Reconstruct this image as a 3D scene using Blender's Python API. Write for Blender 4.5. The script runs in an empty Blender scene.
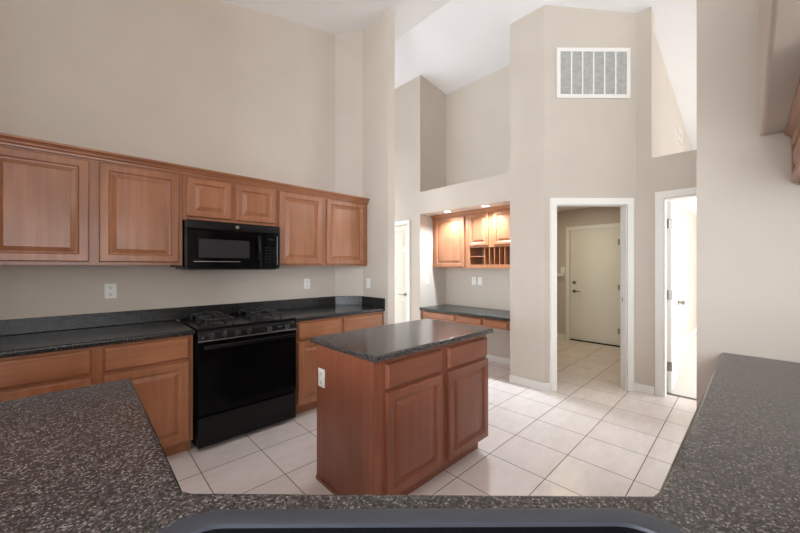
import bpy, bmesh, math, random
from mathutils import Vector, Matrix
random.seed(7)
C = bpy.context.scene.collection
S = bpy.context.scene
R = math.radians

# ------------------------------------------------------------------ camera, world, light, exposure
F_PX, CAM_H = 333.7, 1.375
HEAD = math.atan2(348, F_PX)                    # x axis lies this far right of the view direction
cam_d = bpy.data.cameras.new('camera'); cam = bpy.data.objects.new('camera', cam_d); C.objects.link(cam)
cam_d.sensor_width = 36.0; cam_d.lens = 36.0 * F_PX / 800.0; cam_d.clip_start = 0.02
cam.location = (0, 0, CAM_H); cam.rotation_euler = (R(90), 0, HEAD - R(90))
S.camera = cam
S.view_settings.view_transform = 'Standard'; S.view_settings.look = 'None'
S.view_settings.gamma = 1; S.view_settings.use_curve_mapping = False
S.view_settings.exposure = 0.41
S.cycles.max_bounces = 10; S.cycles.diffuse_bounces = 6

w = bpy.data.worlds.new('sky'); S.world = w; w.use_nodes = True
w.node_tree.nodes['Background'].inputs[0].default_value = (0.86, 0.93, 1.0, 1)
w.node_tree.nodes['Background'].inputs[1].default_value = 1.6

def area(name, loc, target, sx, sy, power, col=(1, 1, 1), spread=180):
    d = bpy.data.lights.new(name, 'AREA'); d.shape = 'RECTANGLE'; d.size = sx; d.size_y = sy
    d.energy = power; d.color = col; d.spread = R(spread)
    o = bpy.data.objects.new(name, d); C.objects.link(o); o.location = loc
    o.rotation_euler = (Vector(target) - Vector(loc)).to_track_quat('-Z', 'Y').to_euler()
    return o
# daylight through the windows of the family room behind the camera, plus a passage fill
area('daylight_back', (-0.6, -4.85, 1.5), (-0.6, 0, 2.6), 3.6, 2.1, 56, (0.95, 0.97, 1.0))
area('daylight_left', (-4.85, -1.0, 1.5), (0, -0.7, 3.2), 3.2, 2.1, 285, (0.88, 0.94, 1.0))
area('fill_passage', (3.1, 4.9, 1.6), (3.4, 0, 1.9), 0.9, 2.0, 13, (0.93, 0.96, 1.0))  # added fill to brighten the far end, not a real window
area('daylight_bedroom', (6.9, -2.9, 1.5), (6.9, 0, 1.3), 2.4, 1.6, 100, (0.95, 0.98, 1.0))
area('daylight_clerestory', (6.6, -2.9, 3.05), (6.3, 0.76, 3.3), 2.4, 0.7, 32, (1.0, 0.93, 0.84))

# ------------------------------------------------------------------ materials
def lin(c):
    return tuple(((v / 255) / 12.92 if v / 255 <= 0.04045 else ((v / 255 + 0.055) / 1.055) ** 2.4) for v in c) + (1,)
def mat(name, rough=0.5, spec=0.5, metal=0.0, col=None, coat=0.0):
    m = bpy.data.materials.new(name); m.use_nodes = True
    b = m.node_tree.nodes['Principled BSDF']
    b.inputs['Roughness'].default_value = rough; b.inputs['Specular IOR Level'].default_value = spec
    b.inputs['Metallic'].default_value = metal; b.inputs['Coat Weight'].default_value = coat
    b.inputs['Coat Roughness'].default_value = 0.15
    if col: b.inputs['Base Color'].default_value = lin(col)
    return m, m.node_tree, b
def N(nt, t, **kw):
    n = nt.nodes.new(t)
    for k, v in kw.items(): setattr(n, k, v)
    return n
def ramp(nt, stops, interp='LINEAR'):
    r = N(nt, 'ShaderNodeValToRGB'); cr = r.color_ramp; cr.interpolation = interp
    while len(cr.elements) > 1: cr.elements.remove(cr.elements[-1])
    cr.elements[0].position = stops[0][0]; cr.elements[0].color = stops[0][1]
    for p, c in stops[1:]:
        e = cr.elements.new(p); e.color = c
    return r
def coords(nt, scale=(1, 1, 1), loc=(0, 0, 0), rnd=False):
    tc = N(nt, 'ShaderNodeTexCoord'); mp = N(nt, 'ShaderNodeMapping')
    mp.inputs['Scale'].default_value = scale; mp.inputs['Location'].default_value = loc
    src = tc.outputs['Object']
    if rnd:
        oi = N(nt, 'ShaderNodeObjectInfo'); ml = N(nt, 'ShaderNodeMath', operation='MULTIPLY'); ml.inputs[1].default_value = 37.0
        nt.links.new(oi.outputs['Random'], ml.inputs[0])
        ad = N(nt, 'ShaderNodeVectorMath', operation='ADD')
        nt.links.new(src, ad.inputs[0]); nt.links.new(ml.outputs[0], ad.inputs[1]); src = ad.outputs[0]
    nt.links.new(src, mp.inputs['Vector'])
    return mp.outputs['Vector']
def noise(nt, vec, scale, detail=4, rough=0.55):
    n = N(nt, 'ShaderNodeTexNoise'); n.inputs['Scale'].default_value = scale
    n.inputs['Detail'].default_value = detail; n.inputs['Roughness'].default_value = rough
    nt.links.new(vec, n.inputs['Vector']); return n.outputs['Fac']
def bump(nt, b, h, strength=0.1, dist=0.002):
    bp = N(nt, 'ShaderNodeBump'); bp.inputs['Strength'].default_value = strength; bp.inputs['Distance'].default_value = dist
    nt.links.new(h, bp.inputs['Height']); nt.links.new(bp.outputs[0], b.inputs['Normal'])

def paint(name, c, var=3, rough=0.75):
    m, nt, b = mat(name, rough, 0.3)
    v = coords(nt)
    r = ramp(nt, [(0.3, lin([x - var for x in c])), (0.7, lin([x + var for x in c]))])
    nt.links.new(noise(nt, v, 1.7, 3), r.inputs[0]); nt.links.new(r.outputs[0], b.inputs['Base Color'])
    bump(nt, b, noise(nt, v, 140, 3), 0.12, 0.002)
    return m
WALL = paint('wall_paint', (203, 193, 181))
CEIL = paint('ceiling_paint', (249, 249, 250), 1)
TRIM = paint('trim_paint', (236, 234, 228), 1, 0.4)
DOORP = paint('door_paint', (226, 222, 208), 2, 0.45)
PLATE, _, _ = mat('white_plastic', 0.35, 0.5, col=(238, 238, 232))
SLOT, _, _ = mat('dark_slot', 0.6, 0.3, col=(60, 58, 55))

def wood(name, scale, dark, light):
    m, nt, b = mat(name, 0.36, 0.45, coat=0.25)
    v = coords(nt, scale, rnd=True)
    g = noise(nt, v, 1.0, 6, 0.62)
    v2 = coords(nt, (2.2, 2.2, 1.1), rnd=True)
    g2 = noise(nt, v2, 1.6, 3)
    mx = N(nt, 'ShaderNodeMath', operation='ADD'); h = N(nt, 'ShaderNodeMath', operation='MULTIPLY'); h.inputs[1].default_value = 0.5
    nt.links.new(g, mx.inputs[0]); nt.links.new(g2, mx.inputs[1]); nt.links.new(mx.outputs[0], h.inputs[0])
    mid = [(a + c) / 2 for a, c in zip(dark, light)]
    r = ramp(nt, [(0.28, lin(dark)), (0.5, lin(mid)), (0.72, lin(light))])
    nt.links.new(h.outputs[0], r.inputs[0]); nt.links.new(r.outputs[0], b.inputs['Base Color'])
    bump(nt, b, g, 0.05, 0.001)
    return m
WOOD = wood('maple_cabinet_wood', (34, 34, 1.6), (132, 82, 52), (178, 120, 84))
WOODH = wood('maple_wood_across', (1.6, 34, 34), (132, 82, 52), (178, 120, 84))
WOODI = wood('cherry_toned_wood', (34, 34, 1.6), (118, 68, 48), (154, 94, 69))
WOODIH = wood('cherry_toned_wood_across', (1.6, 34, 34), (118, 68, 48), (154, 94, 69))

def granite(name, darkc, midc, lightc, warm, rough):
    m, nt, b = mat(name, rough, 0.5)
    v = coords(nt)
    def vor(scale):
        n = N(nt, 'ShaderNodeTexVoronoi'); n.inputs['Scale'].default_value = scale
        nt.links.new(v, n.inputs['Vector']); return n
    a = vor(290); c = vor(150)
    sa = N(nt, 'ShaderNodeSeparateColor'); nt.links.new(a.outputs['Color'], sa.inputs[0])
    sc = N(nt, 'ShaderNodeSeparateColor'); nt.links.new(c.outputs['Color'], sc.inputs[0])
    r = ramp(nt, [(0.0, lin(darkc)), (0.50, lin(midc)), (0.76, lin(warm)), (0.91, lin(lightc))], 'CONSTANT')
    nt.links.new(sa.outputs[0], r.inputs[0])
    r2 = ramp(nt, [(0.0, lin(darkc)), (0.55, lin(midc)), (0.88, lin(warm))], 'CONSTANT')
    nt.links.new(sc.outputs[0], r2.inputs[0])
    mx = N(nt, 'ShaderNodeMix', data_type='RGBA'); mx.inputs[0].default_value = 0.5
    nt.links.new(r.outputs[0], mx.inputs[6]); nt.links.new(r2.outputs[0], mx.inputs[7])
    nt.links.new(mx.outputs[2], b.inputs['Base Color'])
    return m
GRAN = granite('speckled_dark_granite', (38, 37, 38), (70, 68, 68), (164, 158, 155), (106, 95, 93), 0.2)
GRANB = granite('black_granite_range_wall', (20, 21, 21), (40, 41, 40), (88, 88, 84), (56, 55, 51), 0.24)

def tile_mat():
    m, nt, b = mat('cream_floor_tile', 0.3, 0.5)
    v = coords(nt, loc=(-0.5833 + 0.397 * 40, -0.507 + 0.403 * 40, 0))
    br = N(nt, 'ShaderNodeTexBrick', offset=0.0, offset_frequency=2, squash=1.0)
    br.inputs['Scale'].default_value = 1.0; br.inputs['Brick Width'].default_value = 0.397; br.inputs['Row Height'].default_value = 0.403
    br.inputs['Mortar Size'].default_value = 0.0032; br.inputs['Mortar Smooth'].default_value = 0.1; br.inputs['Bias'].default_value = 0.0
    br.inputs['Color1'].default_value = lin((242, 235, 232)); br.inputs['Color2'].default_value = lin((236, 228, 225)); br.inputs['Mortar'].default_value = lin((120, 108, 96))
    nt.links.new(v, br.inputs['Vector'])
    sv = coords(nt, (0.9, 2.4, 1))
    r = ramp(nt, [(0.32, lin((240, 235, 232))), (0.68, lin((250, 248, 246)))])
    nt.links.new(noise(nt, sv, 5.5, 6, 0.6), r.inputs[0])
    mx = N(nt, 'ShaderNodeMix', data_type='RGBA', blend_type='MULTIPLY'); mx.inputs[0].default_value = 1.0
    nt.links.new(br.outputs['Color'], mx.inputs[6]); nt.links.new(r.outputs[0], mx.inputs[7])
    nt.links.new(mx.outputs[2], b.inputs['Base Color'])
    rr = ramp(nt, [(0, (0.24, 0.24, 0.24, 1)), (1, (0.8, 0.8, 0.8, 1))]); nt.links.new(br.outputs['Fac'], rr.inputs[0]); nt.links.new(rr.outputs[0], b.inputs['Roughness'])
    iv = N(nt, 'ShaderNodeMath', operation='SUBTRACT'); iv.inputs[0].default_value = 1; nt.links.new(br.outputs['Fac'], iv.inputs[1])
    bump(nt, b, iv.outputs[0], 0.35, 0.002)
    return m
TILE = tile_mat()
def carpet_mat():
    m, nt, b = mat('pale_carpet', 0.95, 0.1)
    v = coords(nt); r = ramp(nt, [(0.3, lin((200, 194, 186))), (0.7, lin((232, 228, 222)))])
    n = noise(nt, v, 90, 4); nt.links.new(n, r.inputs[0]); nt.links.new(r.outputs[0], b.inputs['Base Color']); bump(nt, b, n, 0.6, 0.006)
    return m
CARPET = carpet_mat()
BLACK, _, _ = mat('black_enamel', 0.25, 0.3, col=(14, 14, 16))
BLACKM, _, _ = mat('black_matte_iron', 0.33, 0.6, col=(34, 34, 36))
BGLASS, _, _ = mat('black_glass', 0.12, 0.12, col=(7, 7, 8))
SCREEN, _, _ = mat('grey_microwave_window', 0.35, 0.3, col=(34, 32, 34))
CHROME, _, _ = mat('brushed_steel', 0.28, 0.5, 1.0, (190, 190, 190))
NICKEL, _, _ = mat('satin_nickel', 0.3, 0.5, 1.0, (150, 145, 136))
GREYTXT, _, _ = mat('grey_keypad_print', 0.5, 0.3, col=(110, 110, 112))
SINKM, nt_, b_ = mat('charcoal_composite', 0.38, 0.5, col=(60, 64, 72))
SINKB, _, _ = mat('black_composite_bowl', 0.6, 0.15, col=(9, 9, 11))
RUBBER, _, _ = mat('dark_gap', 0.9, 0.1, col=(25, 22, 20))
INSIDE, _, _ = mat('shaded_cabinet_lining', 0.6, 0.3, col=(132, 84, 62))
def filt():
    m, nt, b = mat('grey_air_filter', 0.9, 0.1)
    v = coords(nt); r = ramp(nt, [(0.3, lin((158, 158, 155))), (0.7, lin((186, 186, 182)))])
    n = noise(nt, v, 22, 6, 0.65); nt.links.new(n, r.inputs[0]); nt.links.new(r.outputs[0], b.inputs['Base Color']); bump(nt, b, n, 0.4, 0.004)
    return m
FILTER = filt()
LENS, nt_, b_ = mat('lit_lamp_lens', 0.4, 0.3, col=(255, 250, 240))
b_.inputs['Emission Color'].default_value = (1, 0.93, 0.8, 1); b_.inputs['Emission Strength'].default_value = 9

# ------------------------------------------------------------------ mesh helpers
class MB:
    def __init__(s): s.bm = bmesh.new()
    def box(s, x0, x1, y0, y1, z0, z1, bev=0.0, seg=2):
        r = bmesh.ops.create_cube(s.bm, size=1)['verts']
        for v in r:
            v.co = Vector((x0 + (v.co.x + .5) * (x1 - x0), y0 + (v.co.y + .5) * (y1 - y0), z0 + (v.co.z + .5) * (z1 - z0)))
        if bev:
            es = list({e for v in r for e in v.link_edges})
            bmesh.ops.bevel(s.bm, geom=es, offset=bev, segments=seg, affect='EDGES', profile=0.6, clamp_overlap=True)
        return s
    def prism(s, pts, z0, z1):
        """polygon in plan; z0, z1 numbers or functions of (x, y)"""
        f0 = z0 if callable(z0) else (lambda x, y: z0); f1 = z1 if callable(z1) else (lambda x, y: z1)
        a = [s.bm.verts.new((x, y, f0(x, y))) for x, y in pts]; b = [s.bm.verts.new((x, y, f1(x, y))) for x, y in pts]
        n = len(pts); s.bm.faces.new(a[::-1]); s.bm.faces.new(b)
        for i in range(n): s.bm.faces.new((a[i], a[(i + 1) % n], b[(i + 1) % n], b[i]))
        return s
    def extr(s, pts, o, u, v, d):
        """polygon pts (a,b) -> o+a*u+b*v, extruded by vector d"""
        o, u, v, d = map(Vector, (o, u, v, d))
        a = [s.bm.verts.new(o + u * p + v * q) for p, q in pts]; b = [s.bm.verts.new(o + u * p + v * q + d) for p, q in pts]
        n = len(pts); s.bm.faces.new(a[::-1]); s.bm.faces.new(b)
        for i in range(n): s.bm.faces.new((a[i], a[(i + 1) % n], b[(i + 1) % n], b[i]))
        return s
    def cyl(s, p0, p1, r0, r1=None, seg=20):
        r1 = r0 if r1 is None else r1
        p0, p1 = Vector(p0), Vector(p1); d = p1 - p0
        M = Matrix.Translation((p0 + p1) / 2) @ d.to_track_quat('Z', 'Y').to_matrix().to_4x4()
        bmesh.ops.create_cone(s.bm, cap_ends=True, segments=seg, radius1=r0, radius2=r1, depth=d.length, matrix=M)
        return s
    def ring(s, c, axis, r0, r1, t, seg=32):
        q = Vector(axis).to_track_quat('Z', 'Y').to_matrix()
        prof = [(r0, 0), (r1, 0), (r1, t), (r0, t)]
        g = [[s.bm.verts.new(Vector(c) + q @ Vector((r * math.cos(2 * math.pi * i / seg), r * math.sin(2 * math.pi * i / seg), z))) for r, z in prof] for i in range(seg)]
        for i in range(seg):
            j = (i + 1) % seg
            for k in range(4): s.bm.faces.new((g[i][k], g[j][k], g[j][(k + 1) % 4], g[i][(k + 1) % 4]))
        return s
    def tube(s, pts, r, seg=10):
        pts = [Vector(p) for p in pts]; rows = []
        for i, p in enumerate(pts):
            d = (pts[min(i + 1, len(pts) - 1)] - pts[max(i - 1, 0)]).normalized()
            q = d.to_track_quat('Z', 'Y').to_matrix()
            rows.append([s.bm.verts.new(p + q @ Vector((r * math.cos(2 * math.pi * k / seg), r * math.sin(2 * math.pi * k / seg), 0))) for k in range(seg)])
        for a, b in zip(rows, rows[1:]):
            for k in range(seg): s.bm.faces.new((a[k], a[(k + 1) % seg], b[(k + 1) % seg], b[k]))
        s.bm.faces.new(rows[0][::-1]); s.bm.faces.new(rows[-1])
        return s
    def rings(s, x0, x1, z0, z1, prof, y=0.0):
        """nested rectangles (inset, depth towards -y): raised panel fronts"""
        loops = []
        for ins, dep in prof:
            loops.append([s.bm.verts.new((px, y - dep, pz)) for px, pz in ((x0 + ins, z0 + ins), (x1 - ins, z0 + ins), (x1 - ins, z1 - ins), (x0 + ins, z1 - ins))])
        s.bm.faces.new(loops[0][::-1])
        for a, b in zip(loops, loops[1:]):
            for k in range(4): s.bm.faces.new((a[k], a[(k + 1) % 4], b[(k + 1) % 4], b[k]))
        s.bm.faces.new(loops[-1])
        return s
    def build(s, name, m, parent=None, smooth=False, bevel=0.0, seg=3, label=None):
        bmesh.ops.recalc_face_normals(s.bm, faces=s.bm.faces)
        me = bpy.data.meshes.new(name); s.bm.to_mesh(me); s.bm.free()
        o = bpy.data.objects.new(name, me); C.objects.link(o); me.materials.append(m)
        if parent: o.parent = parent
        if label: o['label'] = label
        if bevel:
            md = o.modifiers.new('edge_round', 'BEVEL'); md.width = bevel; md.segments = seg; md.limit_method = 'ANGLE'; md.angle_limit = R(40)
        if smooth or bevel:
            for p in me.polygons: p.use_smooth = True
            try: me.set_sharp_from_angle(angle=R(38))
            except Exception: pass
            o.modifiers.new('normals', 'WEIGHTED_NORMAL').keep_sharp = True
        return o
def tag(o, label, cat, group=None):
    o['label'] = label; o['category'] = cat
    if group: o['group'] = group
    return o
def thing(name, label, cat, loc=(0, 0, 0), rz=0.0, group=None):
    o = bpy.data.objects.new(name, None); C.objects.link(o); o.empty_display_size = 0.1
    o.location = loc; o.rotation_euler = (0, 0, rz)
    return tag(o, label, cat, group)
def struct(o): o['kind'] = 'structure'; return o
def copy_thing(root, loc, rz, label):
    r = root.copy(); C.objects.link(r); r.location = loc; r.rotation_euler = (0, 0, rz); r['label'] = label
    for ch in list(root.children):
        c = ch.copy(); C.objects.link(c); c.parent = r
        for g in list(ch.children):
            d = g.copy(); C.objects.link(d); d.parent = c
    return r

# ------------------------------------------------------------------ the room
RIDGE = 3.0
def ceil(x, y=0): return 4.17 + 0.23 * (x - 2.19) if x <= RIDGE else 4.3563 - 0.12 * (x - RIDGE)
XL, XR, YB, YF = -5.0, 9.6, -5.0, 5.2
struct(MB().box(XL - .12, XR + .12, YB - .12, YF + .12, -0.12, 0).build('floor', TILE))
b = MB()
b.prism([(XL - .12, YB - .12), (RIDGE, YB - .12), (RIDGE, YF + .12), (XL - .12, YF + .12)], ceil, lambda x, y: ceil(x) + .15)
b.prism([(RIDGE, YB - .12), (XR + .12, YB - .12), (XR + .12, YF + .12), (RIDGE, YF + .12)], ceil, lambda x, y: ceil(x) + .15)
struct(b.build('ceiling', CEIL))

# range wall with its chamfered corner and the short return wall
A, B_, WEND = (2.215, 3.44), (2.46, 3.215), 2.757
struct(MB().prism([(XL, 3.44), A, (2.215, 3.56), (XL, 3.56)], 0, ceil).build('wall_back', WALL))
struct(MB().prism([A, B_, (2.56, 3.215), (2.56, 3.56), (2.215, 3.56)], 0, ceil).build('wall_corner', WALL))
struct(MB().prism([B_, (2.46, WEND), (2.56, WEND), (2.56, 3.215)], 0, ceil).build('wall_short', WALL))
# far wall: passage with pantry door, plant shelf and desk nook, pier
FX, NB, NY0, NY1 = 3.71, 4.335, 1.97, 3.43
PD0, PD1, PDH = 3.69, 4.45, 2.045
def wallx(name, x0, x1, poly, m=WALL):
    return struct(MB().extr(poly, (x0, 0, 0), (0, 1, 0), (0, 0, 1), (x1 - x0, 0, 0)).build(name, m))
wallx('wall_passage', FX, FX + .12, [(NY1, 0), (PD0, 0), (PD0, PDH), (PD1, PDH), (PD1, 0), (YF, 0), (YF, ceil(FX)), (NY1, ceil(FX))])
struct(MB().prism([(2.56, YF), (FX + .12, YF), (FX + .12, YF + .12), (2.56, YF + .12)], 0, 4.1).build('wall_passage_end', WALL))
struct(MB().prism([(FX + .12, NY1), (NB, NY1), (NB, NY1 + .12), (FX + .12, NY1 + .12)], 0, ceil).build('wall_nook_left', WALL))
struct(MB().prism([(NB, 1.85), (NB + .115, 1.85), (NB + .115, NY1 + .12), (NB, NY1 + .12)], 0, ceil).build('wall_nook_back', WALL))
struct(MB().box(FX, NB, NY0, NY1, 2.165, 2.50).build('ceiling_nook', WALL))
# pier, diagonal wall with doorway, return
P, Q = Vector((FX, 1.56)), Vector((4.45, 0.86))
e = (Q - P).normalized(); nrm = Vector((-e.y, e.x))      # into the laundry
LEN = (Q - P).length
def dg(t, d=0.0): v = P + e * t + nrm * d; return (v.x, v.y)
T0, T1, DH = 0.125, 0.92, 2.065
struct(MB().prism([(FX, NY0), (FX, 1.56), dg(T0), dg(T0, .09), (dg(T0, .09)[0], 1.85), (NB, 1.85), (NB, NY0)], 0, ceil).build('wall_pier', WALL))
struct(MB().prism([dg(T0), dg(T1), dg(T1, .09), dg(T0, .09)], DH, ceil).build('wall_diagonal', WALL))
DX = 4.45; DY0, DY1, D2H = 0.62, -0.15, 2.10
struct(MB().prism([dg(T1), (DX, .86), (DX, .72), (DX + .12, .72), (DX + .12, .86), dg(T1, .09)], 0, ceil).build('wall_return', WALL))
wallx('wall_bedroom', DX, DX + .12, [(.72, 0), (DY0, 0), (DY0, D2H), (DY1, D2H), (DY1, 0), (-3.0, 0), (-3.0, 2.546), (.72, 2.546)])
# bedroom behind the open door and the open plant shelf above it
struct(MB().prism([(DX + .12, .76), (XR, .76), (XR, .88), (DX + .12, .88)], 0, ceil).build('wall_bedroom_left', WALL))
struct(MB().box(DX + .12, XR, -3.0, .76, 2.446, 2.546).build('ceiling_bedroom', CEIL))
struct(MB().prism([(XR, -3.1), (XR + .12, -3.1), (XR + .12, .88), (XR, .88)], 0, ceil).build('wall_bedroom_end', WALL))
struct(MB().box(DX + .14, XR, -3.0, .76, 0, .012).build('floor_carpet', CARPET))
# laundry room
LX, LY = 6.66, 3.3
GD0, GD1, GDH = 1.50, 2.33, 2.06
wallx('wall_laundry_end', LX, LX + .12, [(.88, 0), (GD0, 0), (GD0, GDH), (GD1, GDH), (GD1, 0), (LY, 0), (LY, 2.5), (.88, 2.5)])
struct(MB().box(NB + .12, LX + .12, LY, LY + .12, 0, 2.5).build('wall_laundry_left', WALL))
struct(MB().box(NB + .24, LX, .88, LY, 2.44, 2.5).build('ceiling_laundry', CEIL))
# wall at the end of the right-hand counter, wall and soffit over it
WX = 2.5
struct(MB().prism([(WX, .2), (WX, -.52), (WX + .12, -.52), (WX + .12, .2)], 0, ceil).build('wall_right', WALL))
struct(MB().prism([(1.5, -.52), (WX + .12, -.52), (WX + .12, -.64), (1.5, -.64)], 0, ceil).build('wall_sink_side', WALL))
struct(MB().prism([(.62, -.52), (1.5, -.52), (1.5, -.64), (.62, -.64)], 2.035, ceil).build('wall_sink_side_head', WALL))  # unseen wall, opened between head and sill to let light through
struct(MB().prism([(.62, -.52), (1.5, -.52), (1.5, -.64), (.62, -.64)], 0, 1.07).build('wall_sink_side_sill', WALL))
struct(MB().box(.62, WX - .001, -.519, -.042, 2.035, 2.75).build('trim_1', WALL, bevel=.012))
# family room behind the camera, with its window openings
def win_wall_x(name, y0, y1, xa, xb, wins, top):
    for i, (p, q) in enumerate([(xa, wins[0]), (wins[1], xb)]):
        struct(MB().prism([(p, y0), (q, y0), (q, y1), (p, y1)], 0, ceil).build(name + ('_left', '_right')[i], WALL))
    struct(MB().prism([(wins[0], y0), (wins[1], y0), (wins[1], y1), (wins[0], y1)], top, ceil).build(name + '_head', WALL))
win_wall_x('wall_family', YB - .12, YB, XL, 2.62, (-2.4, 1.2), 2.55)
struct(MB().prism([(2.5, -.64), (2.62, -.64), (2.62, YB), (2.5, YB)], 0, ceil).build('wall_family_side', WALL))
wallx('wall_left', XL - .12, XL, [(YB, 0), (-2.65, 0), (-2.65, 2.6), (.65, 2.6), (.65, 0), (3.56, 0), (3.56, 2.62), (YB, 2.62)])
struct(MB().box(-.75, -.63, 1.8, 3.44, 0, 3.4).build('wall_shade_left', WALL))  # unseen wall, placed to shade the left end of the range wall

# baseboards
def base(name, p, q, h=.085, t=.014, z=0):
    p, q = Vector(p), Vector(q); d = (q - p).normalized(); n = Vector((d.y, -d.x))
    return struct(MB().prism([tuple(p), tuple(q), tuple(q + n * t), tuple(p + n * t)], z, z + h).build(name, TRIM))
base('baseboard_pier', (FX, NY0), (FX, 1.555))
base('baseboard_diagonal', dg(-.005), dg(T0 - .072))
base('baseboard_return', (DX, .855), (DX, DY0 + .075))
base('baseboard_diagonal_right', dg(T1 + .07), dg(LEN))
base('baseboard_nook', (NB, NY1), (NB, NY0))
base('baseboard_passage', (FX, PD0 - .07), (FX, NY1))
base('baseboard_laundry', (LX, LY), (LX, GD1 + .07))
base('baseboard_bedroom', (DX + .15, .76), (XR, .76), z=.012)

# door casings
def casing(name, O, u, n, w, h, jamb=.12, cw=.068):
    """O: bottom-left of the opening on the wall face, u: along the opening, n: out of the wall towards the viewer"""
    O, u, n, z = Vector(O), Vector(u), Vector(n), Vector((0, 0, 1))
    b = MB()
    for t, dd in ((0, .012), (.012, .019)):
        c = cw - t
        b.extr([(-c, 0), (.004, 0), (.004, h - .004), (w - .004, h - .004), (w - .004, 0), (w + c, 0), (w + c, h + c), (-c, h + c)], O, u, z, n * dd)
    b.extr([(-.006, 0), (.014, 0), (.014, h - .014), (w - .014, h - .014), (w - .014, 0), (w + .006, 0), (w + .006, h + .006), (-.006, h + .006)], O + n * .004, u, z, -n * (jamb + .004))
    return struct(b.build(name, TRIM))
e3, n3 = Vector((e.x, e.y, 0)), Vector((nrm.x, nrm.y, 0))
casing('trim_2', (*dg(T0), 0), e3, -n3, T1 - T0, DH, jamb=.09)
casing('trim_3', (DX, DY0, 0), (0, -1, 0), (-1, 0, 0), DY0 - DY1, D2H)
casing('trim_4', (FX, PD1, 0), (0, -1, 0), (-1, 0, 0), PD1 - PD0, PDH, cw=.06)
casing('trim_5', (LX, GD1, 0), (0, -1, 0), (-1, 0, 0), GD1 - GD0, GDH, cw=.06)
struct(MB().box(NB + .17, LX - .02, LY - .02, LY, 0, .085).build('baseboard_laundry_left', TRIM))

def hinge(parent, p, axis_x, axis_y, m=NICKEL):
    b = MB(); p = Vector(p); ax, ay = Vector(axis_x), Vector(axis_y)
    b.cyl(p + Vector((0, 0, -.05)), p + Vector((0, 0, .05)), .008, seg=12)
    b.extr([(0, -.048), (.034, -.048), (.034, .048), (0, .048)], p, ax, (0, 0, 1), ay * .003)
    return b.build('hinge', m, parent)
def lever(parent, p, n, d, m=NICKEL):
    p, n, d = Vector(p), Vector(n), Vector(d)
    b = MB(); b.cyl(p, p + n * .012, .031); b.cyl(p + n * .012, p + n * .05, .011)
    b.tube([p + n * .048 - d * .01, p + n * .05 + d * .03, p + n * .05 + d * .08, p + n * .042 + d * .115], .009)
    return b.build('lever_handle', m, parent, smooth=True)

# pantry door: six raised panels, lever
d = struct(MB().box(0, 1, 0, .036, 0, 1).build('door_3', DOORP)); me = d.data
bmx = bmesh.new(); PW = PD1 - PD0 - .034
mb = MB(); mb.box(0, PW, 0, .036, 0, PDH - .026)
for x0, x1 in ((.1, PW / 2 - .05), (PW / 2 + .05, PW - .1)):
    for z0, z1 in ((.2, .82), (1.0, 1.58), (1.68, 1.93)):
        mb.rings(x0, x1, z0, z1, [(0, 0), (.008, .006), (.02, .006), (.035, .001), (.05, .004)], y=-.0005)
bmesh.ops.recalc_face_normals(mb.bm, faces=mb.bm.faces); mb.bm.to_mesh(me); mb.bm.free(); bmx.free()
d.location = (FX + .03, PD1 - .017, .008); d.rotation_euler = (0, 0, R(-90))
lever(d, (PW - .065, 0, .92), (0, -1, 0), (-1, 0, 0))
# bedroom door, standing open into the bedroom
d = struct(MB().box(0, .74, -.036, 0, 0, 2.065, bev=.002).build('door_2', TRIM))
d.location = (DX + .135, DY0 - .016, .018); d.rotation_euler = (0, 0, R(2))
for z in (.28, 1.05, 1.82): hinge(d, (-.006, -.006, z), (0, -1, 0), (-1, 0, 0))
kb = MB(); kb.cyl((.675, -.036, .92), (.675, -.046, .92), .03); kb.cyl((.675, -.046, .92), (.675, -.075, .92), .012); kb.cyl((.675, -.07, .92), (.675, -.085, .92), .02, .028); kb.cyl((.675, -.085, .92), (.675, -.102, .92), .028, .018)
kb.build('knob', NICKEL, d, smooth=True)
# laundry exterior door: flat slab, lever, deadbolt, hinges
GW = GD1 - GD0 - .036
d = struct(MB().box(0, GW, 0, .04, 0, GDH - .035, bev=.002).build('door_1', DOORP))
d.location = (LX + .012, GD1 - .018, .016); d.rotation_euler = (0, 0, R(-90))
lever(d, (.065, 0, .90), (0, -1, 0), (1, 0, 0))
db = MB(); db.cyl((.065, 0, 1.06), (.065, -.016, 1.06), .03); db.box(.06, .07, -.032, -.014, 1.045, 1.075); db.build('deadbolt', NICKEL, d, smooth=True)
for z in (.25, 1.0, 1.78): hinge(d, (GW + .006, -.008, z), (-1, 0, 0), (0, -1, 0))
struct(MB().box(LX - .02, LX + .1, GD0 + .014, GD1 - .014, 0, .014).build('trim_6', RUBBER))
struct(MB().box(DX + .12, DX + .14, DY1, DY0, 0, .008).build('trim_7', NICKEL))
struct(MB().box(LX - .09, LX, GD1 + .08, LY - .3, 1.19, 1.245, bev=.004).build('trim_8', TRIM))
sp = MB().extr([(0, 0), (.012, 0), (.012, .05), (0, .05)], (*dg(T1 - .0145, .05), .98), n3, (0, 0, 1), -e3 * .002)
tag(sp.build('strike_plate', NICKEL), 'small metal strike plate on the right jamb of the laundry doorway', 'strike plate')

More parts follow.
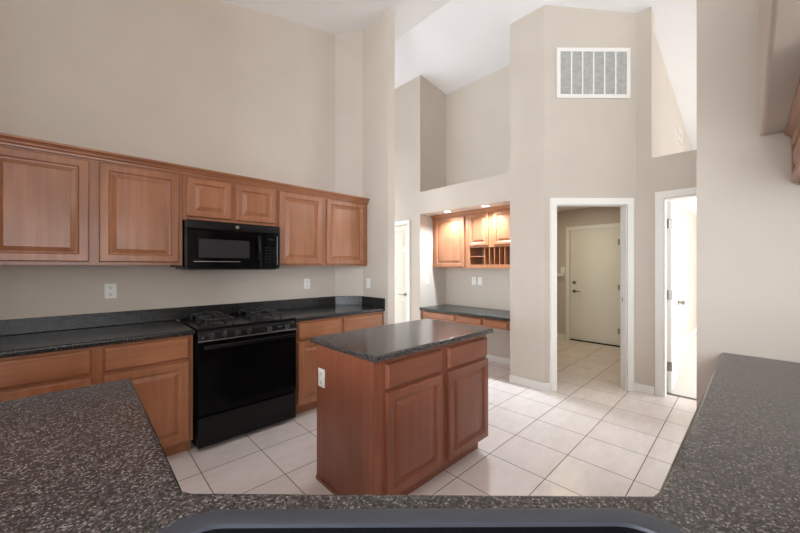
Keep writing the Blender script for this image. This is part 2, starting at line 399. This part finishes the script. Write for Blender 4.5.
# ------------------------------------------------------------------ cabinets
def door_prof(t=.026, fr=.055):
    return [(0, 0), (0, t - .007), (.003, t - .002), (.007, t), (fr - .008, t), (fr - .003, t - .003), (fr, t - .011), (fr + .01, t - .013), (fr + .034, t - .003), (fr + .037, t - .001)]
DRAW = [(0, 0), (0, .008), (.003, .013), (.008, .018), (.011, .0225), (.015, .024)]
def cab_door(par, x0, x1, z0, z1, m, fr=.055):
    return MB().rings(x0, x1, z0, z1, door_prof(fr=fr)).build('door', m, par)
def cab_drawer(par, x0, x1, z0, z1, m):
    return MB().rings(x0, x1, z0, z1, DRAW).build('drawer', m, par)
def base_cab(name, label, loc, rz, wid, dep, cols, m, mh, cat='cabinet', group=None, footprint=None, zd=(.705, .862), zdoor=(.118, .688), toe=.075):
    t = thing(name, label, cat, loc, rz, group)
    b = MB()
    if footprint: b.prism(footprint, .1, .874)
    else: b.box(0, wid, 0, dep, .1, .874)
    b.box(.0, wid, toe, min(dep, .45), 0, .1)
    b.build('body', m, t)
    for x0, x1 in cols:
        if zd: cab_drawer(t, x0, x1, zd[0], zd[1], mh)
        cab_door(t, x0, x1, zdoor[0], zdoor[1], m)
    return t
FY = 2.83
base_cab('base_cabinet', 'brown wood base cabinet with drawers and doors left of the black range', (-.625, FY, 0), 0, 1.225, .605, [(.22, .677), (.73, 1.2)], WOOD, WOODH)
base_cab('base_cabinet', 'brown wood base cabinet between the black range and the wall corner', (1.4, FY, 0), 0, 1.053, .375, [(.022, .492), (.528, 1.032)], WOOD, WOODH)
UY, UB, UT = 3.12, 1.385, 2.135
def upper(name, label, x0, x1, z0, doors, zd, foot=None, fr=.055):
    t = thing(name, label, 'cabinet', (x0, UY, z0))
    h = UT - z0; b = MB()
    if foot: b.prism(foot, 0, h)
    else: b.box(0, x1 - x0, 0, .318, 0, h)
    b.build('body', WOOD, t)
    for a, c in doors: cab_door(t, a - x0, c - x0, zd[0] - z0, zd[1] - z0, WOOD, fr)
    return t
ua = upper('wall_cabinet', 'brown wood wall cabinet with two tall doors left of the microwave', -.625, .588, UB, [(-.425, .044), (.095, .562)], (1.408, 2.095))
MB().box(1.145, 1.205, .03, .1, -.014, -.001).build('bracket', SLOT, ua, label='small grey bracket under the cabinet')
upper('wall_cabinet', 'short brown wood wall cabinet with two small doors above the microwave', .59, 1.354, 1.75, [(.617, .946), (.985, 1.333)], (1.778, 2.092), fr=.05)
upper('wall_cabinet', 'brown wood wall cabinet with two tall doors right of the microwave', 1.356, 2.452, UB, [(1.374, 1.838), (1.897, 2.406)], (1.4, 2.098),
      foot=[(0, 0), (1.096, 0), (1.096, .1), (.862, .318), (0, .318)])
def crown(name, label, O, u, n, length, drop=.0, h=.06, proj=.045):
    """stepped crown moulding; O top-back start, u along, n outwards"""
    prof = [(0, 0), (.012, 0), (.014, .012), (.024, .02), (.027, .03), (.038, .042), (proj, .046), (proj, h), (0, h)]
    b = MB(); b.extr(prof, O, n, (0, 0, 1), Vector(u) * length)
    return tag(b.build(name, WOODH), label, 'molding')
crown('crown_molding', 'long brown wood crown molding along the top of the range wall cabinets', (-.627, UY - .001, 2.112), (1, 0, 0), (0, -1, 0), 3.082)

# island
t = thing('kitchen_island', 'reddish brown wood island cabinet with two drawers and two doors standing in the room', 'island', (1.117, 1.362, 0))
b = MB(); b.box(0, 1.085, 0, .575, .1, .875); b.box(.0, 1.06, .055, .575, 0, .1); b.build('body', WOODI, t)
b = MB(); b.prism([(-.006, -.001), (-.0005, -.001), (-.0005, .578), (-.006, .578)], .1, .875); b.prism([(-.006, .05), (-.0005, .05), (-.0005, .578), (-.006, .578)], 0, .1)
b.box(-.014, -.006, .05, .578, 0, .022); b.build('end_panel', WOODI, t)
for x0, x1 in ((.075, .541), (.612, 1.078)):
    cab_drawer(t, x0, x1, .708, .848, WOODIH); cab_door(t, x0, x1, .112, .692, WOODI)

# desk nook
t = thing('desk_drawer_unit', 'row of three brown wood drawers hung under the desk counter in the nook', 'drawers', (FX + .03, NY1 - .002, .6), R(-90))
b = MB(); b.box(0, 1.455, 0, .5, 0, .118); b.box(0, .02, .0, .5, -.6, 0); b.build('body', WOOD, t)
for x0, x1 in ((.07, .63), (.68, 1.06), (1.1, 1.42)): cab_drawer(t, x0, x1, .022, .108, WOODH)
NX = 4.0
t = thing('wall_cabinet', 'brown wood wall cabinet with one tall door at the left of the desk nook', 'cabinet', (NX, NY1 - .002, 1.352), R(-90))
MB().box(0, .655, 0, .333, 0, .79).build('body', WOOD, t); cab_door(t, .06, .605, .018, .752, WOOD)
t = thing('wall_cabinet', 'brown wood wall cabinet with small doors above letter slots in the desk nook', 'cabinet', (NX, NY1 - .659, 1.352), R(-90))
WD = .797
b = MB(); b.box(0, WD, 0, .333, .285, .79); b.box(0, WD, 0, .333, 0, .05); b.box(0, .035, 0, .333, .05, .285); b.box(WD - .02, WD, 0, .333, .05, .285); b.box(.035, WD - .02, .315, .333, .05, .285)
b.build('body', WOOD, t)
b = MB(); b.box(.036, .262, .004, .314, .158, .168); b.build('shelf', WOOD, t)
for k in range(7):
    x = .262 + k * .0765; MB().box(x, x + .01, .004, .314, .051, .284).build('divider', WOOD, t)
for x0, x1 in ((.035, .34), (.42, .725)): cab_door(t, x0, x1, .31, .752, WOOD, .045)
crown('crown_molding', 'short pale lit wood crown molding along the desk nook cabinets', (NX - .001, NY1 - .003, 2.106), (0, -1, 0), (-1, 0, 0), 1.455, h=.058)

# cabinet over the right-hand counter
t = thing('wall_cabinet', 'short brown wood wall cabinet under the soffit at the right edge', 'cabinet', (WX - .004, -.17, 1.765), R(180))
MB().box(0, .98, 0, .348, 0, .268).build('body', WOOD, t)
for x0, x1 in ((.03, .485), (.515, .97)): cab_door(t, x0, x1, .012, .225, WOOD, .045)
crown('crown_molding', 'brown wood crown molding under the soffit at the right edge', (WX - .004, -.169, 1.975), (-1, 0, 0), (0, 1, 0), 1.0, h=.058)

# foreground base cabinets under the U-shaped counter
base_cab('base_cabinet', 'wood base cabinet under the left arm of the near counter', (.115, .84, 0), R(90), .9, .6, [(.02, .44), (.46, .88)], WOOD, WOODH)
base_cab('base_cabinet', 'wood base cabinet under the right arm of the near counter', (2.49, .065, 0), R(180), 1.6, .55, [(.03, .52), (.55, 1.04), (1.07, 1.56)], WOOD, WOODH)
ed = Vector((.855 - .158, .134 - .794)).normalized(); en = Vector((-ed.y, ed.x))   # along the sink edge; outwards
ang = math.atan2(-ed.y, -ed.x)
p0 = Vector((.855, .134)) - en * .04 - ed * .03
tsk = thing('sink_cabinet', 'wood corner cabinet below the sink of the near counter', 'cabinet', (p0.x, p0.y, 0), ang)
b = MB(); b.box(.02, .86, 0, .03, .1, .7); b.box(.02, .86, .06, .08, 0, .1); b.build('body', WOOD, tsk)
for x0, x1 in ((.04, .43), (.45, .84)): cab_door(tsk, x0, x1, .118, .688, WOOD)

# ------------------------------------------------------------------ counters
def offset(pts, d):
    n = len(pts); out = []
    area2 = sum(pts[i][0] * pts[(i + 1) % n][1] - pts[(i + 1) % n][0] * pts[i][1] for i in range(n)); sg = 1 if area2 > 0 else -1
    for i in range(n):
        p0, p1, p2 = Vector(pts[i - 1]), Vector(pts[i]), Vector(pts[(i + 1) % n])
        d1, d2 = (p1 - p0).normalized(), (p2 - p1).normalized()
        n1, n2 = Vector((-d1.y, d1.x)) * sg, Vector((-d2.y, d2.x)) * sg
        m = (n1 + n2).normalized(); p = p1 + m * (d / max(.3, m.dot(n1))); out.append((p.x, p.y))
    return out
def slab(pts, z0, z1, hole=None, r=.013):
    """counter slab with rounded edges"""
    b = MB(); bm = b.bm
    prof = [(r * (1 - math.cos(R(a))), z0 + r * (1 - math.sin(R(a))) ) for a in (90, 60, 30, 0)]
    prof = [(r * (1 - math.sin(R(a))), z0 + r * (1 - math.cos(R(a)))) for a in (0, 30, 60, 90)] + [(r * (1 - math.cos(R(a))), z1 - r * (1 - math.sin(R(a)))) for a in (0, 22, 45, 68, 90)]
    ls = [[bm.verts.new((x, y, z)) for x, y in offset(pts, ins)] for ins, z in prof]
    for a, c in zip(ls, ls[1:]):
        for i in range(len(a)): bm.faces.new((a[i], a[(i + 1) % len(a)], c[(i + 1) % len(c)], c[i]))
    hs = [[bm.verts.new((x, y, z)) for x, y in hole] for z in (z0, z1)] if hole else [None, None]
    if hole:
        for i in range(len(hole)): bm.faces.new((hs[0][i], hs[0][(i + 1) % len(hole)], hs[1][(i + 1) % len(hole)], hs[1][i]))
    for lp, h in ((ls[0], hs[0]), (ls[-1], hs[1])):
        es = []
        for q in (lp, h):
            if q: es += [bm.edges.get((q[i], q[(i + 1) % len(q)])) for i in range(len(q))]
        bmesh.ops.triangle_fill(bm, edges=es, use_beauty=True)
    return b
def rrect(cx, cy, u, v, hw, hh, r, seg=8):
    u, v = Vector(u), Vector(v); out = []
    for sx, sy, a0 in ((1, 1, 0), (-1, 1, 90), (-1, -1, 180), (1, -1, 270)):
        for i in range(seg + 1):
            a = R(a0 + 90 * i / seg)
            p = Vector((cx, cy)) + u * (sx * (hw - r) + r * math.cos(a)) + v * (sy * (hh - r) + r * math.sin(a)); out.append((p.x, p.y))
    return out
ZC0, ZC1 = .876, .914
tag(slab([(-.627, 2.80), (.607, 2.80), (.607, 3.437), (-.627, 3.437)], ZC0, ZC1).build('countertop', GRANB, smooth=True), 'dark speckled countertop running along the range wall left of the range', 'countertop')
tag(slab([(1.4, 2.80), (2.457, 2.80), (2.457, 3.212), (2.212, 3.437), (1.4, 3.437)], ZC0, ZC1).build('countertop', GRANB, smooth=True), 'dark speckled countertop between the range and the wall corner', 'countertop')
b = MB(); k = .02
b.prism([(-.627, 3.438), (-.627, 3.438 - k), (2.206, 3.438 - k), (2.438, 3.204), (2.438, 2.80), (2.458, 2.80), (2.458, 3.213), (2.213, 3.438)], .9145, 1.02)
tag(b.build('backsplash', GRANB, bevel=.004), 'low black stone backsplash strip along the range wall and around its corner', 'backsplash')
tag(slab([(1.087, 1.318), (2.235, 1.318), (2.235, 1.985), (1.087, 1.985)], ZC0, ZC1).build('countertop', GRAN, smooth=True), 'dark speckled stone countertop on the island', 'countertop')
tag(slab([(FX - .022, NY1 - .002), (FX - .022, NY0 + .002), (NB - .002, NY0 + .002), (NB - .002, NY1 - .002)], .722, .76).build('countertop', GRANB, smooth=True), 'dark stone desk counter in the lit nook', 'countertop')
# near U-shaped counter with the corner sink
sc = Vector((.158, .794)) + ed * .472 - en * .322
hole = rrect(sc.x, sc.y, ed, en, .452, .248, .09)
outer = [(.155, 1.775), (-.62, 1.775), (-.62, -.5), (2.497, -.5), (2.497, .1), (.866, .129), (.838, .136), (.168, .79), (.155, .812)]
tag(slab(outer, ZC0, ZC1, hole).build('countertop', GRAN, smooth=True), 'large speckled dark U-shaped countertop in the foreground around the sink', 'countertop')
t = thing('kitchen_sink', 'charcoal grey drop-in sink at the bottom edge of the foreground counter', 'sink', (sc.x, sc.y, .9))
b = MB(); bm = b.bm
def loop3(hw, hh, r, z): return [bm.verts.new((x, y, z)) for x, y in rrect(0, 0, ed, en, hw, hh, r)]
ls = [loop3(.465, .265, .1, .015), loop3(.465, .265, .1, .019), loop3(.459, .259, .095, .0225), loop3(.43, .230, .085, .0225), loop3(.426, .226, .08, .0205), loop3(.425, .225, .08, .015)]
for a, c in zip(ls, ls[1:]):
    for i in range(len(a)): bm.faces.new((a[i], a[(i + 1) % len(a)], c[(i + 1) % len(a)], c[i]))
b.build('rim', SINKM, t, smooth=True)
b = MB(); bm = b.bm
ls = [loop3(.425, .225, .08, .015), loop3(.42, .22, .08, -.17), loop3(.39, .18, .07, -.2)]
for a, c in zip(ls, ls[1:]):
    for i in range(len(a)): bm.faces.new((a[i], a[(i + 1) % len(a)], c[(i + 1) % len(a)], c[i]))
bm.faces.new(ls[-1]); b.build('bowl', SINKB, t, smooth=True)
MB().ring((0, 0, -.199), (0, 0, 1), .02, .045, .004).build('drain', CHROME, t)

# ------------------------------------------------------------------ gas range
RX0, RX1, RY = .622, 1.39, 2.785
RW = RX1 - RX0
t = thing('gas_range', 'black gas range with oven standing between the base cabinets', 'stove', (RX0, RY, 0))
b = MB(); b.box(0, RW, .05, .61, .03, .9); b.build('body', BLACK, t, bevel=.004)
b = MB(); b.box(-.004, RW + .004, .02, .625, .9, .918, bev=.006); b.box(0, RW, .56, .625, .918, .94, bev=.006); b.build('cooktop', BLACK, t, smooth=True)
pts = [(.05, .825), (-.012, .825), (-.004, .875), (.03, .903), (.05, .903)]
MB().extr(pts, (0, 0, 0), (0, 1, 0), (0, 0, 1), (RW, 0, 0)).build('control_panel', BLACK, t, bevel=.004)
pn = Vector((0, -1, .16)).normalized()
for x in (.089, .176, .268, .36):
    p = Vector((x, -.008, .858)); b = MB(); b.cyl(p, p + pn * .008, .024, .022, 24); b.cyl(p + pn * .008, p + pn * .026, .018, .015, 24)
    b.box(x - .004, x + .004, p.y - .034, p.y - .02, .842, .882)
    kn = b.build('knob', BLACKM, t, smooth=True)
    MB().box(x - .0012, x + .0012, p.y - .0352, p.y - .034, .862, .88).build('marker', GREYTXT, kn)
ds = MB().extr([(0, 0), (.1, 0), (.1, .03), (0, .03)], (.55, -.0105, .838), (1, 0, 0), (0, .16, 1), (0, -.002, 0)).build('display', BGLASS, t)
for xs in ((.512, .527, .542), (.665, .68, .695)):
  b = MB()
  for x0 in xs:
    for z0 in (.838, .852, .866): b.box(x0 - .004, x0 + .004, -.0135 + (z0 - .825) * .16, -.0115 + (z0 - .825) * .16, z0 - .003, z0 + .003)
  b.build('keypad', GREYTXT, t)
for x0 in (.575, .595, .62, .635): MB().box(x0, x0 + .008, -.0135 + .002, -.0105, .832, .835).build('indicator', GREYTXT, t)
b = MB()
for x0, segs in ((.587, 'bc'), (.605, 'abged'), (.623, 'abcdef')): 
    for s_ in segs:
        r_ = {'a': (0, .01, .012, .0135), 'b': (.009, .0105, .007, .013), 'c': (.009, .0105, 0, .006), 'd': (0, .01, -.0007, .0008), 'e': (-.0005, .001, 0, .006), 'f': (-.0005, .001, .007, .013), 'g': (0, .01, .006, .0075)}[s_]
        b.box(x0 + r_[0], x0 + r_[1], -.0135 + .0045, -.0115 + .0045, .848 + r_[2], .848 + r_[3])
clockm, _, cb = mat('clock_digits', 0.5, col=(150, 190, 180)); cb.inputs['Emission Color'].default_value = (.5, .9, .8, 1); cb.inputs['Emission Strength'].default_value = .6
b.build('clock', clockm, ds)
MB().cyl((.03, -.0085, .85), (.03, -.0125, .85), .007).build('emblem', CHROME, t)
MB().box(.73, .742, -.0085, -.005, .878, .888).build('light_switch_tab', CHROME, t)
MB().box(.0, RW, -.016, -.004, .818, .8255, bev=.002).build('trim_strip', CHROME, t, label='thin bright steel strip under the control panel')
d = MB().box(0.002, RW - .002, -.005, .05, .27, .815, bev=.006).build('oven_door', BGLASS, t, smooth=True)
MB().box(.1, RW - .1, -.0075, -.0045, .36, .70, bev=.001).build('window', BGLASS, d)
b = MB(); b.box(.03, RW - .03, -.05, -.03, .762, .792, bev=.009, seg=3); b.box(.05, .08, -.034, -.003, .765, .79); b.box(RW - .08, RW - .05, -.034, -.003, .765, .79); b.build('handle', BLACK, d, smooth=True)
MB().box(.002, RW - .002, 0, .05, .035, .258, bev=.006).build('drawer', BLACK, t, smooth=True, label='storage drawer below the oven door')
for x in (.05, RW - .05):
    for y in (.1, .55): MB().cyl((x, y, 0), (x, y, .032), .016).build('foot', BLACKM, t)
for bx in (.165, .56):
    for by in (.16, .43):
        b = MB(); b.cyl((bx, by, .917), (bx, by, .926), .055, .05, 28); b.build('burner', BLACKM, t)
        MB().cyl((bx, by, .926), (bx, by, .936), .036, .033, 28).build('burner_cap', BLACKM, t)
        b = MB(); h, r = .972, .096
        for sx in (-1, 1):
            b.box(bx + sx * r - .006, bx + sx * r + .006, by - r, by + r, h - .01, h, bev=.003)
            b.box(bx - r, bx + r, by + sx * r - .006, by + sx * r + .006, h - .01, h, bev=.003)
            b.box(bx + sx * .035, bx + sx * (r + .0), by - .005, by + .005, h - .008, h + .012, bev=.002) if sx > 0 else b.box(bx - r, bx - .035, by - .005, by + .005, h - .008, h + .012, bev=.002)
            b.box(bx - .005, bx + .005, by + .035, by + r, h - .008, h + .012, bev=.002) if sx > 0 else b.box(bx - .005, bx + .005, by - r, by - .035, h - .008, h + .012, bev=.002)
            for sy in (-1, 1): b.box(bx + sx * r - .007, bx + sx * r + .007, by + sy * r - .007, by + sy * r + .007, .917, h, bev=.002)
        b.build('grate', BLACKM, t, smooth=True)

# ------------------------------------------------------------------ microwave
MX0, MX1, MY = .597, 1.347, 3.025
MWD = MX1 - MX0
t = thing('microwave', 'black over-the-range microwave under the small wall cabinet', 'microwave', (MX0, MY, 1.352))
MB().box(0, MWD, .03, .41, 0, .394, bev=.004).build('body', BLACK, t, smooth=True)
MB().box(0, MWD, .0, .031, .325, .394, bev=.006).build('top_vent', BLACK, t, smooth=True)
d = MB().box(0, .575, 0, .031, .012, .323, bev=.006).build('door', BGLASS, t, smooth=True)
MB().box(.085, .475, -.003, .002, .095, .245, bev=.001).build('window', SCREEN, d)
MB().box(.05, .4, -.002, .002, .062, .066).build('trim_line', CHROME, d)
MB().tube([(.548, .0, .06), (.548, -.028, .08), (.55, -.04, .17), (.548, -.028, .27), (.548, .0, .29)], .012).build('handle', BLACK, d, smooth=True)
MB().box(.578, MWD, 0, .031, .012, .323, bev=.006).build('control_panel', BGLASS, t, smooth=True)
b = MB()
for r_ in range(6):
    for c_ in range(3): b.box(.618 + c_ * .034, .632 + c_ * .034, -.002, .001, .06 + r_ * .026, .068 + r_ * .026)
dk, _, _ = mat('dim_keypad_print', 0.5, 0.3, col=(34, 34, 36)); MB().box(.64, .69, -.002, .001, .262, .274).build('display', dk, t); b.build('keypad', dk, t)
MB().box(.722, .7255, -.003, .001, .04, .3).build('edge_strip', CHROME, t)
b = MB(); b.ring((.375, -.0005, .358), (0, -1, 0), .0125, .015, .002); b.cyl((.375, .002, .358), (.375, -.0012, .358), .0125, seg=28)
b.build('emblem', NICKEL, t, label='round silver emblem')
MB().box(.03, MWD - .03, .03, .3, -.006, .001).build('bottom_grille', BLACKM, t)

# ------------------------------------------------------------------ vent, plates, lamps
VT0, VT1, VZ0, VZ1 = .13, .948, 3.235, 3.79
O3 = Vector((*dg(VT0), VZ0))
t = thing('return_air_vent', 'white return air grille with grey filter high on the diagonal wall', 'vent', O3, math.atan2(e.y, e.x))
vw, vh = VT1 - VT0, VZ1 - VZ0
b = MB(); fw_ = .042
b.box(0, vw, -.018, 0, 0, fw_, bev=.004); b.box(0, vw, -.018, 0, vh - fw_, vh, bev=.004); b.box(0, fw_, -.0175, 0, fw_ - .004, vh - fw_ + .004, bev=.003); b.box(vw - fw_, vw, -.0175, 0, fw_ - .004, vh - fw_ + .004, bev=.003)
b.build('frame', TRIM, t)
for k in range(1, 6):
    x = fw_ + (vw - 2 * fw_) * k / 6; MB().box(x - .0075, x + .0075, -.016, -.011, fw_ - .002, vh - fw_ + .002).build('bar', TRIM, t)
MB().box(fw_ - .002, vw - fw_ + .002, -.0112, -.0005, fw_ - .002, vh - fw_ + .002).build('filter', FILTER, t)

def plate(kind, label, loc, rz, group=None):
    t = thing('wall_outlet' if kind == 'outlet' else 'light_switch', label, 'outlet' if kind == 'outlet' else 'switch', loc, rz, group)
    MB().box(-.036, .036, -.006, 0, -.058, .058, bev=.003).build('cover_plate', PLATE, t)
    if kind == 'outlet':
        for dz in (-.026, .026):
            s_ = MB().box(-.016, .016, -.008, -.004, dz - .018, dz + .018, bev=.002).build('socket', PLATE, t)
            b = MB(); b.box(-.0085, -.0055, -.0086, -.0075, dz - .004, dz + .008); b.box(.0055, .0085, -.0086, -.0075, dz - .004, dz + .008); b.cyl((0, -.0075, dz - .01), (0, -.0086, dz - .01), .003)
            b.build('slots', SLOT, s_)
    else:
        MB().box(-.017, .017, -.009, -.004, -.033, .033, bev=.002).build('rocker', PLATE, t)
    return t
plate('outlet', 'white wall outlet above the counter left of the range', (.172, 3.4395, 1.184), 0)
plate('outlet', 'white wall outlet above the counter right of the range', (1.845, 3.4395, 1.18), 0)
plate('switch', 'white rocker switch on the short return wall beside the right upper cabinet', (2.4595, 3.1, 1.178), R(-90))
plate('outlet', 'white outlet on the end panel of the island', (1.1105, 1.876, .668), R(-90))
plate('outlet', 'left one of two white plates on the back wall of the desk nook', (NB - .0005, 2.89, 1.156), R(-90))
plate('switch', 'right one of two white plates on the back wall of the desk nook', (NB - .0005, 2.785, 1.156), R(-90))
plate('switch', 'white rocker switch on the left side wall of the desk nook', (3.865, NY1 - .0005, 1.165), 0)
plate('switch', 'white light switch beside the laundry exterior door', (LX - .0005, 2.45, 1.31), R(-90))
t = thing('wall_register', 'small white air register on the upper wall seen through the opening over the bedroom door', 'vent', (6.75, .7595, 3.37))
b = MB(); b.box(0, .4, -.012, 0, 0, .025); b.box(0, .4, -.012, 0, .175, .2); b.box(0, .025, -.0118, 0, .024, .176); b.box(.375, .4, -.0118, 0, .024, .176)
for k in range(6): b.box(.02, .38, -.01, -.003, .035 + k * .024, .045 + k * .024)
b.build('grille', TRIM, t); MB().box(.02, .38, -.003, -.0005, .02, .18).build('opening', SLOT, t)

for i, (lx, ly, lab) in enumerate(((3.80, 2.98, 'left one of two lit recessed lights over the desk nook'), (3.80, 2.36, 'right one of two lit recessed lights over the desk nook'))):
    t = thing('recessed_light', lab, 'light', (lx, ly, 2.1645), 0, 'recessed lights over the desk nook')
    MB().ring((0, 0, -.006), (0, 0, 1), .045, .062, .006).build('trim_ring', TRIM, t)
    MB().cyl((0, 0, -.004), (0, 0, -.001), .045, seg=28).build('lens', LENS, t)
    sp = bpy.data.lights.new('downlight', 'SPOT'); sp.energy = 92; sp.spot_size = R(150); sp.spot_blend = .8; sp.color = (.78, .9, 1); sp.shadow_soft_size = .045
    so = bpy.data.objects.new('downlight', sp); C.objects.link(so); so.location = (0, 0, -.01); so.parent = t
pl = bpy.data.lights.new('laundry_lamp', 'AREA'); pl.shape = 'DISK'; pl.size = .3; pl.energy = 7; pl.color = (1, .84, .55)
po = bpy.data.objects.new('laundry_lamp', pl); C.objects.link(po); po.location = (5.5, 2.0, 2.43)
